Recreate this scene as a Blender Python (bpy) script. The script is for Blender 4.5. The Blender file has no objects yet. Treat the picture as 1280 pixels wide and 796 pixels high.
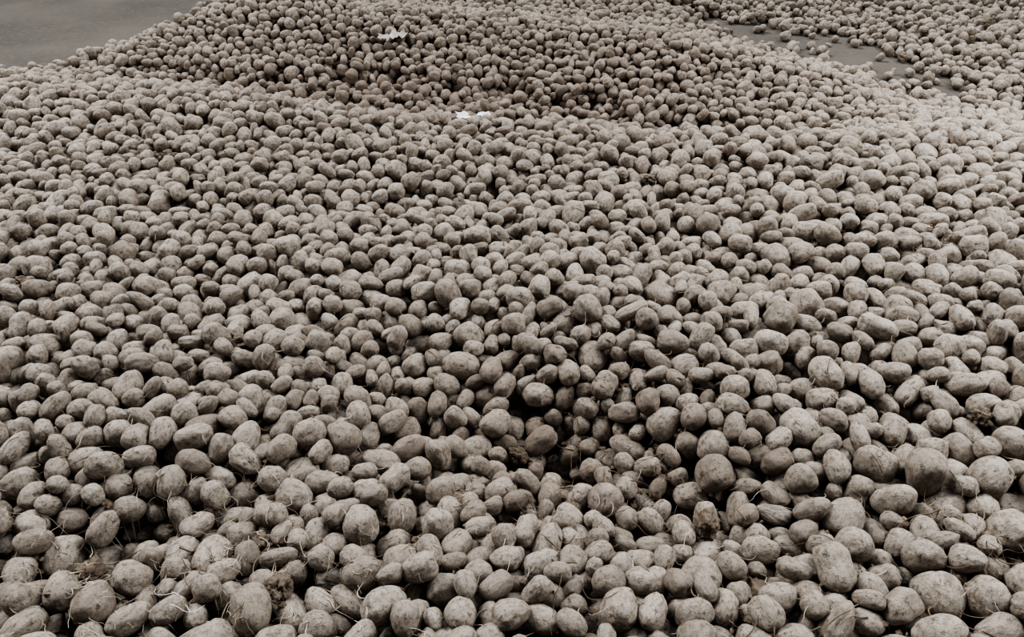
import bpy, math, random, numpy as np
from mathutils import Vector, Euler, Matrix, noise
random.seed(7); rng=np.random.default_rng(7)
sc=bpy.context.scene

# ------------------------------------------------------------------ helpers
def smooth(e0,e1,x):
    t=np.clip((x-e0)/(e1-e0),0,1); return t*t*(3-2*t)
def gauss(x,y,cx,cy,sx,sy,ang=0):
    c,s=math.cos(ang),math.sin(ang)
    u=(x-cx)*c+(y-cy)*s; v=-(x-cx)*s+(y-cy)*c
    return np.exp(-(u/sx)**2-(v/sy)**2)
_ph=rng.uniform(0,6.28,(14,3))
def lownoise(x,y):
    r=0
    for i in range(14):
        a=_ph[i,0]; k=1.6+i*0.55
        r=r+np.sin(k*(x*math.cos(a)+y*math.sin(a))+_ph[i,1])/(1+i*0.25)
    return r/5.0
def seg_dist(x,y,pts):
    """distance to a poly-line minus its local half width"""
    d=np.full(np.shape(x),1e9)
    for (ax,ay,aw),(bx,by,bw) in zip(pts[:-1],pts[1:]):
        vx,vy=bx-ax,by-ay
        t=np.clip(((x-ax)*vx+(y-ay)*vy)/(vx*vx+vy*vy),0,1)
        d=np.minimum(d,np.hypot(x-ax-t*vx,y-ay-t*vy)-(aw+t*(bw-aw)))
    return d
# surface of the heap (metres above the floor)
def heap(x,y):
    crest=np.where(x<0,3.10-0.30*x,3.10-0.16*x)+0.07*np.sin(x*2.1+0.4)
    front=0.36+0.028*lownoise(x,y)
    dr=smooth(1.0,2.2,x)                      # heap runs out more gently on the right
    drop=smooth(crest,crest+0.60+1.1*dr,y)
    back=0.07+0.07*smooth(4.6,6.5,y)
    h=front*(1-drop)+back*drop
    h=h+0.07*gauss(x,y,-1.5,3.35,1.6,0.30,-0.28)
    h=h+0.06*smooth(0.6,1.6,x)*(1-drop)
    h=h-0.12*gauss(x,y,0.08,1.23,0.52,0.19,-0.42)
    h=h+0.03*gauss(x,y,0.10,1.78,0.7,0.20,-0.3)
    h=h-0.07*gauss(x,y,-0.85,0.96,0.34,0.13,0.2)
    h=h-0.05*gauss(x,y,-0.75,1.85,0.6,0.15,-0.3)
    h=h-0.04*gauss(x,y,0.75,2.0,0.5,0.14,-0.5)
    h=h-0.04*gauss(x,y,-0.3,2.5,0.7,0.14,0.15)
    # dunes behind the trough
    h=h+0.25*gauss(x,y,0.9,4.9,1.35,0.45,-0.45)
    h=h+0.28*gauss(x,y,-1.7,5.7,1.5,0.45,-0.12)
    h=h+0.18*gauss(x,y,1.0,6.9,1.3,0.45,0.0)
    h=h-0.04*drop*lownoise(x*1.4+9,y*1.4)
    thin=smooth(1.8,2.5,x)*smooth(3.6,4.6,y)
    h=h*(1-thin)+thin*(0.080+0.03*lownoise(x+3,y))
    return h
path=[(1.80,6.85,.12),(2.2,6.35,.34),(2.5,5.90,.38),(2.8,5.35,.20),(3.0,4.9,.05),(3.2,4.65,.0)]
def edge(x,y):
    e=((x+3.40)*(7.55-5.35)-(y-5.35)*(-2.00+3.40))/2.60
    return e+0.06*lownoise(x*3,y*3)
def bare(x,y):
    d=seg_dist(x,y,path)+0.09*lownoise(x*3,y*3)
    b=1-smooth(-0.10,0.40,d)
    b=b*.975
    return np.maximum(b,1-smooth(-0.10,0.10,edge(x,y)))
def rim(x,y):
    d=seg_dist(x,y,path)+0.09*lownoise(x*3,y*3)
    return smooth(0.05,0.8,d)*smooth(0.0,0.8,edge(x,y))

# ------------------------------------------------------------------ packing on a height field
G=0.005; X0,X1,Y0,Y1=-7.2,7.2,0.0,8.9
NX=int((X1-X0)/G); NY=int((Y1-Y0)/G)
xs=(X0+(np.arange(NX)+.5)*G).astype(np.float32); ys=(Y0+(np.arange(NY)+.5)*G).astype(np.float32)
C=8
cx=np.arange(0,NX+C,C)*G+X0; cy=np.arange(0,NY+C,C)*G+Y0
CX,CY=np.meshgrid(cx,cy)
hp=heap(CX,CY)*rim(CX,CY)
LAY=0.080
SOILC=np.maximum(hp-LAY,0.0)
def up(a):
    a=np.repeat(np.repeat(a,C,0),C,1).astype(np.float32)
    for ax in (0,1):
        c=np.cumsum(a,axis=ax,dtype=np.float64)
        if ax==0: b=a.copy(); b[C:-C]=((c[2*C:]-c[:-2*C])/(2*C))[:b[C:-C].shape[0]]
        else: b=a.copy(); b[:,C:-C]=((c[:,2*C:]-c[:,:-2*C])/(2*C))[:,:b[:,C:-C].shape[1]]
        a=b
    return a[:NY,:NX]
BASE=up(SOILC)
H=BASE.copy()
from numpy.lib.stride_tricks import sliding_window_view as swv
R=5
placed=[]
def ell(a,b,c,rot):
    M=np.array(rot.to_matrix()); A=M@np.diag([1/a**2,1/b**2,1/c**2])@M.T
    k=int(math.ceil(a/G)); g=np.arange(-k,k+1)*G
    x,y=np.meshgrid(g,g)
    q=A[0,0]*x*x+A[1,1]*y*y+2*A[0,1]*x*y; m=A[0,2]*x+A[1,2]*y; zz=A[2,2]
    disc=m*m-zz*(q-1); ok=disc>0
    s=np.sqrt(np.where(ok,disc,0))
    top=np.where(ok,(-m+s)/zz,-9).astype(np.float32); bot=np.where(ok,(-m-s)/zz,9).astype(np.float32)
    return k,top,bot
def make_shape(scale):
    a=np.clip(rng.normal(0.0338,0.0052),0.023,0.052)*scale
    el=np.clip(rng.normal(0.73,0.10),0.52,0.96)
    if a<0.028: el=max(el,.76)
    b=a*el; c=b*rng.uniform(0.84,1.0)
    return a,b,c
def bank(n,s):
    r=[]
    for i in range(n):
        a,b,c=make_shape(s)
        eu=Euler((rng.uniform(0,6.28),rng.normal(0,0.5),rng.uniform(0,6.28)),'XYZ')
        r.append((a,b,c,eu)+ell(a*.95,b*.95,c*.95,eu))
    return r
kernels=bank(900,1.03); midk=bank(600,1.07); far=bank(500,1.14); big=bank(250,1.25)
def deposit(x,y,kern):
    a,b,c,eu,k,top,bot=kern
    ix=int((x-X0)/G); iy=int((y-Y0)/G); m=k+R
    if ix<m or iy<m or ix>=NX-m or iy>=NY-m: return
    W=H[iy-m:iy+m+1,ix-m:ix+m+1]
    V=swv(W,(2*k+1,2*k+1))
    Z=(V-bot).max(axis=(2,3))
    off=BASE[iy-R:iy+R+1,ix-R:ix+R+1]
    j=int(np.argmin(Z-off)); jy,jx=divmod(j,2*R+1)
    z=float(Z[jy,jx]); cy_=iy+jy-R; cx_=ix+jx-R
    if z-BASE[cy_,cx_]>0.150: return
    S=H[cy_-k:cy_+k+1,cx_-k:cx_+k+1]
    np.maximum(S,z+top,out=S)
    placed.append((X0+(cx_+.5)*G,Y0+(cy_+.5)*G,z,a,b,c,eu.x,eu.y,eu.z))
N=230000
py=rng.uniform(0.12,8.75,N); px=rng.uniform(-7.1,7.1,N)
ok=np.abs(px)<0.74*py+1.0; px=px[ok]; py=py[ok]
bz=bare(px,py)
soil_here=BASE[np.clip(((py-Y0)/G).astype(int),0,NY-1),np.clip(((px-X0)/G).astype(int),0,NX-1)]
dens=np.where(soil_here>0.03,1.0,0.38)
dens=dens*(1-0.9*gauss(px,py,-0.90,0.96,0.17,0.08,0.2))*(1-.35*gauss(px,py,.25,1.25,.3,.12,-.4))
keep=rng.random(len(px))<dens*(1-bz)
px=px[keep]; py=py[keep]
TARGET=44500
px=px[:TARGET]; py=py[:TARGET]
for n in range(0,len(px)):
    x,y=px[n],py[n]
    best=None
    for t in range(3 if y>2 else 2):
        xx=x+rng.uniform(-.07,.07) if t else x; yy=y+rng.uniform(-.07,.07) if t else y
        i=min(max(int((yy-Y0)/G),0),NY-1); j=min(max(int((xx-X0)/G),0),NX-1)
        v=H[i,j]-BASE[i,j]
        if best is None or v<best[0]: best=(v,xx,yy)
    pb=0.05+0.46*float(smooth(0.2,1.2,best[1]))*(1 if y<3.0 else 0.3)
    r_=rng.random()
    if r_<pb: K=big[int(rng.integers(len(big)))]
    elif y>3.2: K=far[int(rng.integers(len(far)))]
    elif y>1.7: K=midk[int(rng.integers(len(midk)))]
    else: K=kernels[int(rng.integers(len(kernels)))]
    deposit(best[1],best[2],K)
P=np.array(placed); np_=len(P)
print('potatoes',np_,'cand',len(px),'layer',(H-BASE)[300:400,1200:1600].mean())

# ------------------------------------------------------------------ materials
def newmat(name):
    m=bpy.data.materials.new(name); m.use_nodes=True; nt=m.node_tree; nt.nodes.clear()
    o=nt.nodes.new('ShaderNodeOutputMaterial'); b=nt.nodes.new('ShaderNodeBsdfPrincipled')
    b.inputs['Specular IOR Level'].default_value=0.2
    nt.links.new(b.outputs[0],o.inputs[0]); return m,nt,b
def N_(nt,t,**k):
    n=nt.nodes.new(t)
    for a,v in k.items(): setattr(n,a,v)
    return n
def noise_n(nt,vec,scale,detail=4,rough=.6):
    n=N_(nt,'ShaderNodeTexNoise'); n.inputs['Scale'].default_value=scale; n.inputs['Detail'].default_value=detail; n.inputs['Roughness'].default_value=rough
    nt.links.new(vec,n.inputs['Vector']); return n.outputs['Fac']
def mr(nt,v,a,b,c=0,d=1):
    n=N_(nt,'ShaderNodeMapRange'); nt.links.new(v,n.inputs[0])
    for i,x in enumerate((a,b,c,d)): n.inputs[i+1].default_value=x
    return n.outputs[0]
def mix(nt,f,a,b,mode='MIX'):
    n=N_(nt,'ShaderNodeMix',data_type='RGBA',blend_type=mode)
    if hasattr(f,'is_linked'): nt.links.new(f,n.inputs[0])
    else: n.inputs[0].default_value=f
    for s,v in ((n.inputs[6],a),(n.inputs[7],b)):
        if hasattr(v,'is_linked'): nt.links.new(v,s)
        else: s.default_value=(*v,1)
    return n.outputs[2]
def math_(nt,op,a,b=0.):
    n=N_(nt,'ShaderNodeMath',operation=op)
    for s,v in ((n.inputs[0],a),(n.inputs[1],b)):
        if hasattr(v,'is_linked'): nt.links.new(v,s)
        else: s.default_value=v
    return n.outputs[0]
def potato_mat(name,c_dark,c_mid,c_light,dustc,spotc,spot_amt,bump=0.5,toplit_film=(.52,.475,.425)):
    m,nt,b=newmat(name); L=nt.links
    tc=N_(nt,'ShaderNodeTexCoord'); at=N_(nt,'ShaderNodeAttribute',attribute_type='INSTANCER',attribute_name='tone')
    du=N_(nt,'ShaderNodeAttribute',attribute_type='INSTANCER',attribute_name='dust')
    sd=N_(nt,'ShaderNodeAttribute',attribute_type='INSTANCER',attribute_name='seed')
    rd_=N_(nt,'ShaderNodeAttribute',attribute_type='INSTANCER',attribute_name='red')
    add=N_(nt,'ShaderNodeVectorMath',operation='ADD'); L.new(tc.outputs['Object'],add.inputs[0]); L.new(sd.outputs['Vector'],add.inputs[1])
    v=add.outputs[0]
    r=N_(nt,'ShaderNodeValToRGB'); e=r.color_ramp.elements; e[0].color=(*c_dark,1); e[1].color=(*c_light,1)
    x=e.new(.45); x.color=(*c_mid,1)
    n1=noise_n(nt,v,1.1,5,.62); n2=noise_n(nt,v,3.2,7,.75); n3=noise_n(nt,v,14,5,.8)
    t=math_(nt,'ADD',at.outputs['Fac'],math_(nt,'MULTIPLY',math_(nt,'SUBTRACT',n1,.5),1.4)); L.new(t,r.inputs[0])
    col=r.outputs[0]
    col=mix(nt,rd_.outputs['Fac'],col,(.245,.182,.16))
    col=mix(nt,mr(nt,n2,.48,.58,0,.88),col,dustc)
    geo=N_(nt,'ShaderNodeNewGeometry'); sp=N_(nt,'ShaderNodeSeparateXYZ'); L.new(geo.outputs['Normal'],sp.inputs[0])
    f=math_(nt,'MULTIPLY',mr(nt,math_(nt,'ADD',sp.outputs[2],math_(nt,'MULTIPLY',math_(nt,'SUBTRACT',.5,n2),5.5)),-.1,1.1),du.outputs['Fac'])  # pale dust film by upward normal; undersides and crevices shaded in the colour
    col=mix(nt,f,col,toplit_film)
    s=math_(nt,'MULTIPLY',mr(nt,noise_n(nt,v,2.1,8,.8),.56,.62),spot_amt)
    col=mix(nt,s,col,spotc)
    col=mix(nt,mr(nt,n3,.50,.64,.0,.6),col,(.12,.097,.078))
    L.new(col,b.inputs['Base Color']); b.inputs['Roughness'].default_value=.9
    bp=N_(nt,'ShaderNodeBump'); bp.inputs['Strength'].default_value=bump; bp.inputs['Distance'].default_value=.006
    hsum=math_(nt,'ADD',math_(nt,'MULTIPLY',n2,1.0),math_(nt,'MULTIPLY',n3,.6)); L.new(hsum,bp.inputs['Height']); L.new(bp.outputs[0],b.inputs['Normal'])
    return m
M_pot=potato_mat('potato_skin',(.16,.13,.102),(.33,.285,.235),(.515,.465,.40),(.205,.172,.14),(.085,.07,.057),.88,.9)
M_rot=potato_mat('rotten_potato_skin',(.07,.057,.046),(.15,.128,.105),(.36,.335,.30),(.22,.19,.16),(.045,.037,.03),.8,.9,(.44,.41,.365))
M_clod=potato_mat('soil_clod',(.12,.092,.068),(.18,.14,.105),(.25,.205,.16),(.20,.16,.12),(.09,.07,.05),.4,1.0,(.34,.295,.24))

# ------------------------------------------------------------------ potato shapes
src=bpy.data.collections.new('potato_shapes')
def ico(name,sub):
    import bmesh
    bm=bmesh.new(); bmesh.ops.create_icosphere(bm,subdivisions=sub,radius=1)
    me=bpy.data.meshes.new(name); bm.to_mesh(me); bm.free(); return me
def build(name,kind,i):
    me=ico(name,4 if kind=='p' else 5); rd=random.Random(100+i); o=Vector((rd.uniform(0,99),rd.uniform(0,99),rd.uniform(0,99)))
    eyes=[(Vector((rd.gauss(0,1),rd.gauss(0,1),rd.gauss(0,1))).normalized(),rd.uniform(.10,.17),rd.uniform(.03,.07)) for _ in range(rd.randint(4,9))]
    eyes.append((Vector((1,0,0)),.15,.07)); bend=rd.uniform(-.18,.18); egg=rd.uniform(-.22,.22)
    knob=None
    if rd.random()<.16: knob=(Vector((rd.uniform(-1,1),rd.uniform(-1,1),rd.uniform(-.3,1))).normalized(),rd.uniform(.3,.45),rd.uniform(.12,.25))
    waist=rd.uniform(.03,.13) if rd.random()<.2 else 0
    pw=rd.uniform(.84,1.0)
    for v in me.vertices:
        n=v.co.normalized()
        r=1+.14*noise.noise(n*1.0+o)+.055*noise.noise(n*2.4+o)+.010*noise.noise(n*7+o)
        q=Vector([math.copysign(abs(c)**pw,c) for c in n])
        if kind=='p':
            for d,w,dep in eyes:
                g=(n-d).length
                if g<w*3: r-=dep*math.exp(-(g/w)**2); r+=dep*.3*math.exp(-((g-w*1.5)/(w*.6))**2)
            if knob:
                g=(n-knob[0]).length; r+=knob[2]*math.exp(-(g/knob[1])**2)
            r-=waist*math.exp(-(n.x/.3)**2)
        elif kind=='r':
            r=.97+.22*noise.noise(n*1.2+o)-.12*abs(noise.noise(n*2.6+o))-.05*abs(noise.noise(n*7+o))
        else:
            r=.80+.45*noise.noise(n*1.3+o)+.24*noise.noise(n*3.2+o)+.12*noise.noise(n*8+o)+.06*noise.noise(n*20+o)
        p=q*r
        k=1+egg*p.x; p=Vector((p.x,p.y*k,p.z*k)); p.y+=bend*(p.x*p.x-.35)
        v.co=p
    me.polygons.foreach_set('use_smooth',[True]*len(me.polygons))
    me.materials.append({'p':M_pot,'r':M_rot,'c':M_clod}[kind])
    ob=bpy.data.objects.new(name,me); src.objects.link(ob)
NP,NR,NC=30,5,5
for i in range(NP): build('potato_shape_%02d'%i,'p',i)
for i in range(NR): build('potato_shape_%02d'%(NP+i),'r',i)
for i in range(NC): build('potato_shape_%02d'%(NP+NR+i),'c',i)

# attributes
var=rng.integers(0,NP,np_)
u=rng.random(np_)
X,Y=P[:,0],P[:,1]
pr=0.008+0.07*gauss(X,Y,0.22,1.35,.3,.2,0)+0.02*gauss(X,Y,-.9,1.1,.4,.3,0)
var=np.where(u<pr,NP+rng.integers(0,NR,np_),var)
pc=0.005+0.03*gauss(X,Y,.15,1.22,.4,.2,0)+.03*gauss(X,Y,-.8,.95,.3,.2)
var=np.where((u>=pr)&(u<pr+pc),NP+NR+rng.integers(0,NC,np_),var)
tone=np.clip(rng.normal(.50,.22,np_),0,1)
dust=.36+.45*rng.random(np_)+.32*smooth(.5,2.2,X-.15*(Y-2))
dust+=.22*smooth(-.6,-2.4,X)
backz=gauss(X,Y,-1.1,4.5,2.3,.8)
dust=np.clip(dust-.38*backz-.38*gauss(X,Y,.1,1.32,.6,.28,-.35)-.18*gauss(X,Y,-1,.6,.5,.4),0,1)  # film thinned in the front trough, painting its shade darker
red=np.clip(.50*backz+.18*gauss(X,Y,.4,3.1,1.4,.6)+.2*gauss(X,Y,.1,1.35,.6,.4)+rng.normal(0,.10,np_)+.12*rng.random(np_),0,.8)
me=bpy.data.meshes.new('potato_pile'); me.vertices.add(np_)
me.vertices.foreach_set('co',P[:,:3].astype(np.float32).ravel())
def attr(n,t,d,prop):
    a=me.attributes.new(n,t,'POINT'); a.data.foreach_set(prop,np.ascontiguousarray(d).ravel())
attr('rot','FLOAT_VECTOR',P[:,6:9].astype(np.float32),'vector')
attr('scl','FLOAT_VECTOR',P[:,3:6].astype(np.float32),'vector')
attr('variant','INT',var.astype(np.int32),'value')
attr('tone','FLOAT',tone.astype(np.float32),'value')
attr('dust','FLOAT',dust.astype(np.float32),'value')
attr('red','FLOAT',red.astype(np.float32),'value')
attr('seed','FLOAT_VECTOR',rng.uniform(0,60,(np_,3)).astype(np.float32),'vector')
pile=bpy.data.objects.new('potato_pile',me); sc.collection.objects.link(pile)
ng=bpy.data.node_groups.new('scatter_potatoes','GeometryNodeTree')
ng.interface.new_socket('Geometry',in_out='INPUT',socket_type='NodeSocketGeometry'); ng.interface.new_socket('Geometry',in_out='OUTPUT',socket_type='NodeSocketGeometry')
gi=ng.nodes.new('NodeGroupInput'); go=ng.nodes.new('NodeGroupOutput'); ip=ng.nodes.new('GeometryNodeInstanceOnPoints')
ci=ng.nodes.new('GeometryNodeCollectionInfo'); ci.inputs['Collection'].default_value=src; ci.inputs['Separate Children'].default_value=True; ci.inputs['Reset Children'].default_value=True
def na(n,t):
    a=ng.nodes.new('GeometryNodeInputNamedAttribute'); a.data_type=t; a.inputs['Name'].default_value=n; return [o for o in a.outputs if o.enabled and o.name=='Attribute'][0]
ng.links.new(gi.outputs[0],ip.inputs['Points']); ng.links.new(ci.outputs[0],ip.inputs['Instance']); ip.inputs['Pick Instance'].default_value=True
ng.links.new(na('variant','INT'),ip.inputs['Instance Index'])
er=ng.nodes.new('FunctionNodeEulerToRotation'); ng.links.new(na('rot','FLOAT_VECTOR'),er.inputs[0]); ng.links.new(er.outputs[0],ip.inputs['Rotation'])
ng.links.new(na('scl','FLOAT_VECTOR'),ip.inputs['Scale']); ng.links.new(ip.outputs[0],go.inputs[0])
md=pile.modifiers.new('scatter','NODES'); md.node_group=ng

# ------------------------------------------------------------------ soil under the heap
def grid_mesh(name,gx,gy,z,mat):
    ny,nx=z.shape; co=np.stack([np.broadcast_to(gx,(ny,nx)),np.broadcast_to(gy[:,None],(ny,nx)),z],-1).reshape(-1,3)
    i=np.arange(ny*nx).reshape(ny,nx); f=np.stack([i[:-1,:-1],i[:-1,1:],i[1:,1:],i[1:,:-1]],-1).reshape(-1,4)
    m=bpy.data.meshes.new(name); m.from_pydata(co.tolist(),[],f.tolist()); m.materials.append(mat)
    m.polygons.foreach_set('use_smooth',[True]*len(m.polygons)); o=bpy.data.objects.new(name,m); sc.collection.objects.link(o); return o
def ground_mat(name,c1,c2,c3,bump):
    m,nt,b=newmat(name); tc=N_(nt,'ShaderNodeTexCoord'); v=tc.outputs['Object']
    n1=noise_n(nt,v,1.3,6,.6); n2=noise_n(nt,v,22,6,.7); n3=noise_n(nt,v,120,4,.7)
    c=mix(nt,mr(nt,n1,.35,.65),c1,c2); c=mix(nt,mr(nt,n2,.5,.7,0,.7),c,c3); c=mix(nt,mr(nt,n3,.4,.7,0,.4),c,tuple(k*.55 for k in c1))
    nt.links.new(c,b.inputs['Base Color']); b.inputs['Roughness'].default_value=.95
    bp=N_(nt,'ShaderNodeBump'); bp.inputs['Strength'].default_value=bump; bp.inputs['Distance'].default_value=.006
    nt.links.new(math_(nt,'ADD',n2,math_(nt,'MULTIPLY',n3,.4)),bp.inputs['Height']); nt.links.new(bp.outputs[0],b.inputs['Normal']); return m
M_soil=ground_mat('dry_soil',(.14,.108,.083),(.20,.158,.12),(.27,.22,.17),.8)
M_floor=ground_mat('dusty_concrete',(.105,.097,.088),(.15,.138,.123),(.185,.168,.148),.2)
SZ=BASE[::6,::6].copy(); gx=xs[::6]; gy=ys[::6]
SX,SY=np.meshgrid(gx,gy); SZ=np.where(SZ>0.002,SZ+.004*lownoise(SX*14,SY*14),-0.02)
so=grid_mesh('soil_bed',gx,gy,SZ,M_soil); so.parent=pile
fl=grid_mesh('floor',np.array([-12.,0,12.]),np.array([-4.,4,14.]),np.zeros((3,3)),M_floor)

# ------------------------------------------------------------------ dry haulm, roots, crumbs
def htop(x,y):
    return float(H[min(max(int((y-Y0)/G),0),NY-1),min(max(int((x-X0)/G),0),NX-1)])
def tubes(name,strands,mat,sides=5):
    vs=[];fs=[]
    for pts,r0 in strands:
        n=len(pts); b0=len(vs)
        for i,p in enumerate(pts):
            t=(pts[min(i+1,n-1)]-pts[max(i-1,0)]).normalized(); a=t.cross(Vector((0,0,1)))
            if a.length<.05: a=Vector((1,0,0))
            a.normalize(); b=t.cross(a); r=r0*(1-.65*i/(n-1))
            for s in range(sides):
                th=6.2832*s/sides; vs.append(p+a*(r*math.cos(th))+b*(r*math.sin(th)))
        for i in range(n-1):
            for s in range(sides):
                k=b0+i*sides; fs.append((k+s,k+(s+1)%sides,k+sides+(s+1)%sides,k+sides+s))
    m=bpy.data.meshes.new(name); m.from_pydata([tuple(v) for v in vs],[],fs); m.materials.append(mat); m.polygons.foreach_set('use_smooth',[True]*len(m.polygons))
    o=bpy.data.objects.new(name,m); sc.collection.objects.link(o); return o
def strand(x,y,L,curl,r,rd):
    a=rd.uniform(0,6.28); n=max(6,int(L/.008)); pts=[]; z=htop(x,y); da=0
    for i in range(n):
        h=htop(x,y); z=max(h+r, z+(h+r-z)*.30) if h+r>z-.02 else z-.004
        pts.append(Vector((x,y,z))); da=.6*da+rd.gauss(0,curl); a+=da; x+=math.cos(a)*L/n; y+=math.sin(a)*L/n
    for _ in range(2):
        for i in range(1,n-1): pts[i].z=(pts[i-1].z+2*pts[i].z+pts[i+1].z)/4
    return pts,r
def plain(name,c1,c2):
    m,nt,b=newmat(name); tc=N_(nt,'ShaderNodeTexCoord'); c=mix(nt,mr(nt,noise_n(nt,tc.outputs['Object'],30),.35,.65),c1,c2); nt.links.new(c,b.inputs['Base Color']); b.inputs['Roughness'].default_value=.9; return m
M_stem=plain('dry_haulm',(.08,.06,.045),(.22,.17,.12)); M_root=plain('pale_roots',(.42,.37,.30),(.64,.58,.49))
rd=random.Random(3); st=[]; rt=[]
for i in range(600):
    y=rd.uniform(.4,4.2); x=rd.uniform(-1,1)*(.72*y+.5)
    st.append(strand(x,y,rd.uniform(.04,.14),.18,rd.uniform(.0008,.0020),rd))
cl=[(.15,1.3),(.3,1.15),(-.65,.95),(.25,1.45),(-.1,1.1),(-.85,1.0),(.9,.9),(1.3,2.1),(-.45,.8)]
for cxx,cyy in cl:
    for i in range(24): st.append(strand(cxx+rd.gauss(0,.09),cyy+rd.gauss(0,.07),rd.uniform(.04,.12),.25,rd.uniform(.0008,.0018),rd))
for i in range(2900):
    y=.4+3.2*rd.random()**1.5; x=rd.uniform(-1,1)*(.72*y+.4)
    if i<600: x=-.70+rd.gauss(0,.28); y=.90+rd.gauss(0,.15)
    rt.append(strand(x,y,rd.uniform(.02,.07),.4,rd.uniform(.0005,.0011),rd))
tubes('dry_haulm_stems',st,M_stem).parent=pile; tubes('potato_rootlets',rt,M_root,4).parent=pile
def crumbs(name,n,mat,rd):
    base=ico('tmp',1); bv=[v.co.copy() for v in base.vertices]; bf=[tuple(p.vertices) for p in base.polygons]; vs=[];fs=[]
    c_=0; tries=0
    while c_<n and tries<n*30:
        tries+=1
        y=.35+3.6*rd.random()**1.4; x=rd.uniform(-1,1)*(.72*y+.5)
        if rd.random()<.35: c=rd.choice(cl); x=c[0]+rd.gauss(0,.10); y=c[1]+rd.gauss(0,.08)
        h=htop(x,y); av=(htop(x+.03,y)+htop(x-.03,y)+htop(x,y+.03)+htop(x,y-.03))/4
        low=h<av-.012
        if not low and rd.random()>.04: continue
        s=rd.uniform(.003,.009) if low else rd.uniform(.0008,.002)
        z=h+s*.3; k=len(vs); c_+=1
        sx,sy,sz=(rd.uniform(.6,1.3) for _ in range(3))
        for v in bv: w=v*(s*rd.uniform(.6,1.3)); vs.append((x+w.x*sx,y+w.y*sy,z+w.z*sz*.8))
        fs+= [tuple(k+j for j in f) for f in bf]
    m=bpy.data.meshes.new(name); m.from_pydata(vs,[],fs); m.materials.append(mat); o=bpy.data.objects.new(name,m); sc.collection.objects.link(o); o.parent=pile
crumbs('soil_crumbs',6000,M_soil,rd)

# paper scraps
M_paper=plain('white_paper',(.66,.70,.74),(.84,.86,.88)); M_wrap=plain('grey_wrapper',(.46,.44,.41),(.58,.56,.52))
def scrap(name,x,y,w,h,mat,seed,rz):
    n=14; vs=[];fs=[]; z0=max(htop(x+dx,y+dy) for dx in(-.03,0,.03) for dy in(-.03,0,.03))
    for j in range(n):
        for i in range(n):
            u_=(i/(n-1)-.5)*w; v_=(j/(n-1)-.5)*h
            f=1+.5*noise.noise(Vector((i*.35,j*.35,seed)))
            u_*=f; v_*=1+.5*noise.noise(Vector((i*.3,j*.3,seed+9))); c,s=math.cos(rz),math.sin(rz)
            xx=x+u_*c-v_*s; yy=y+u_*s+v_*c
            vs.append((xx,yy,z0+.004+.55*h*abs(noise.noise(Vector((u_*30,v_*30,seed))))+.25*max(0,v_)))
    for j in range(n-1):
        for i in range(n-1): k=j*n+i; fs.append((k,k+1,k+n+1,k+n))
    m=bpy.data.meshes.new(name); m.from_pydata(vs,[],fs); m.materials.append(mat); ob=bpy.data.objects.new(name,m); sc.collection.objects.link(ob)
    md=ob.modifiers.new('t','SOLIDIFY'); md.thickness=.0006
scrap('paper_scrap',-.22,3.24,.055,.045,M_paper,1.3,.2)
scrap('paper_scrap',-.13,3.30,.055,.04,M_paper,4.3,-.5)
scrap('plastic_wrapper',-.80,5.25,.21,.10,M_wrap,7.7,.6)
tw=[]
rd2=random.Random(11)
for k in range(3): tw.append(strand(-.66+.04*k,.76+.015*k,.16,.2,.0010,rd2))
t_=tubes('white_twine',tw,M_paper); t_.parent=pile

# ------------------------------------------------------------------ light
w=bpy.data.worlds.new('shed_ambient'); sc.world=w; w.use_nodes=True
w.node_tree.nodes['Background'].inputs[0].default_value=(.94,.96,1,1); w.node_tree.nodes['Background'].inputs[1].default_value=.13
def sun(name,d,e,ang,col):
    l=bpy.data.lights.new(name,'SUN'); l.energy=e; l.angle=math.radians(ang); l.color=col
    o=bpy.data.objects.new(name,l); o.location=Vector(d)*6; o.rotation_euler=(-Vector(d)).to_track_quat('-Z','Y').to_euler(); sc.collection.objects.link(o)
def area(name,loc,tgt,sx,sy,e,col):
    l=bpy.data.lights.new(name,'AREA'); l.shape='RECTANGLE'; l.size=sx; l.size_y=sy; l.energy=e; l.color=col
    o=bpy.data.objects.new(name,l); o.location=loc; o.rotation_euler=(Vector(tgt)-Vector(loc)).to_track_quat('-Z','Y').to_euler(); sc.collection.objects.link(o)
sun('doorway_daylight',(-.75,.62,1.0),3.2,20,(1,.985,.97))
sun('rooflight_daylight',(.65,.45,1.1),1.6,30,(1,.992,.985))
area('added_fill_left',(-4.6,3.0,3.2),(-1.6,2.2,.2),2.0,1.6,110,(1,.985,.97))  # added lamp out of view, brightens the left part of the heap
area('added_fill_right',(4.4,2.0,3.4),(1.4,1.5,.2),2.4,1.8,240,(1,.992,.98))  # second added lamp, no real opening; lifts the right side
try: sc.view_settings.look='AgX - High Contrast'
except Exception as e: print(e)

# ------------------------------------------------------------------ camera
cd=bpy.data.cameras.new('camera'); cd.sensor_width=36; cd.lens=26; cam=bpy.data.objects.new('camera',cd)
cam.location=(0,0,1.62); cam.rotation_euler=(math.radians(90-35),0,0); sc.collection.objects.link(cam); sc.camera=cam
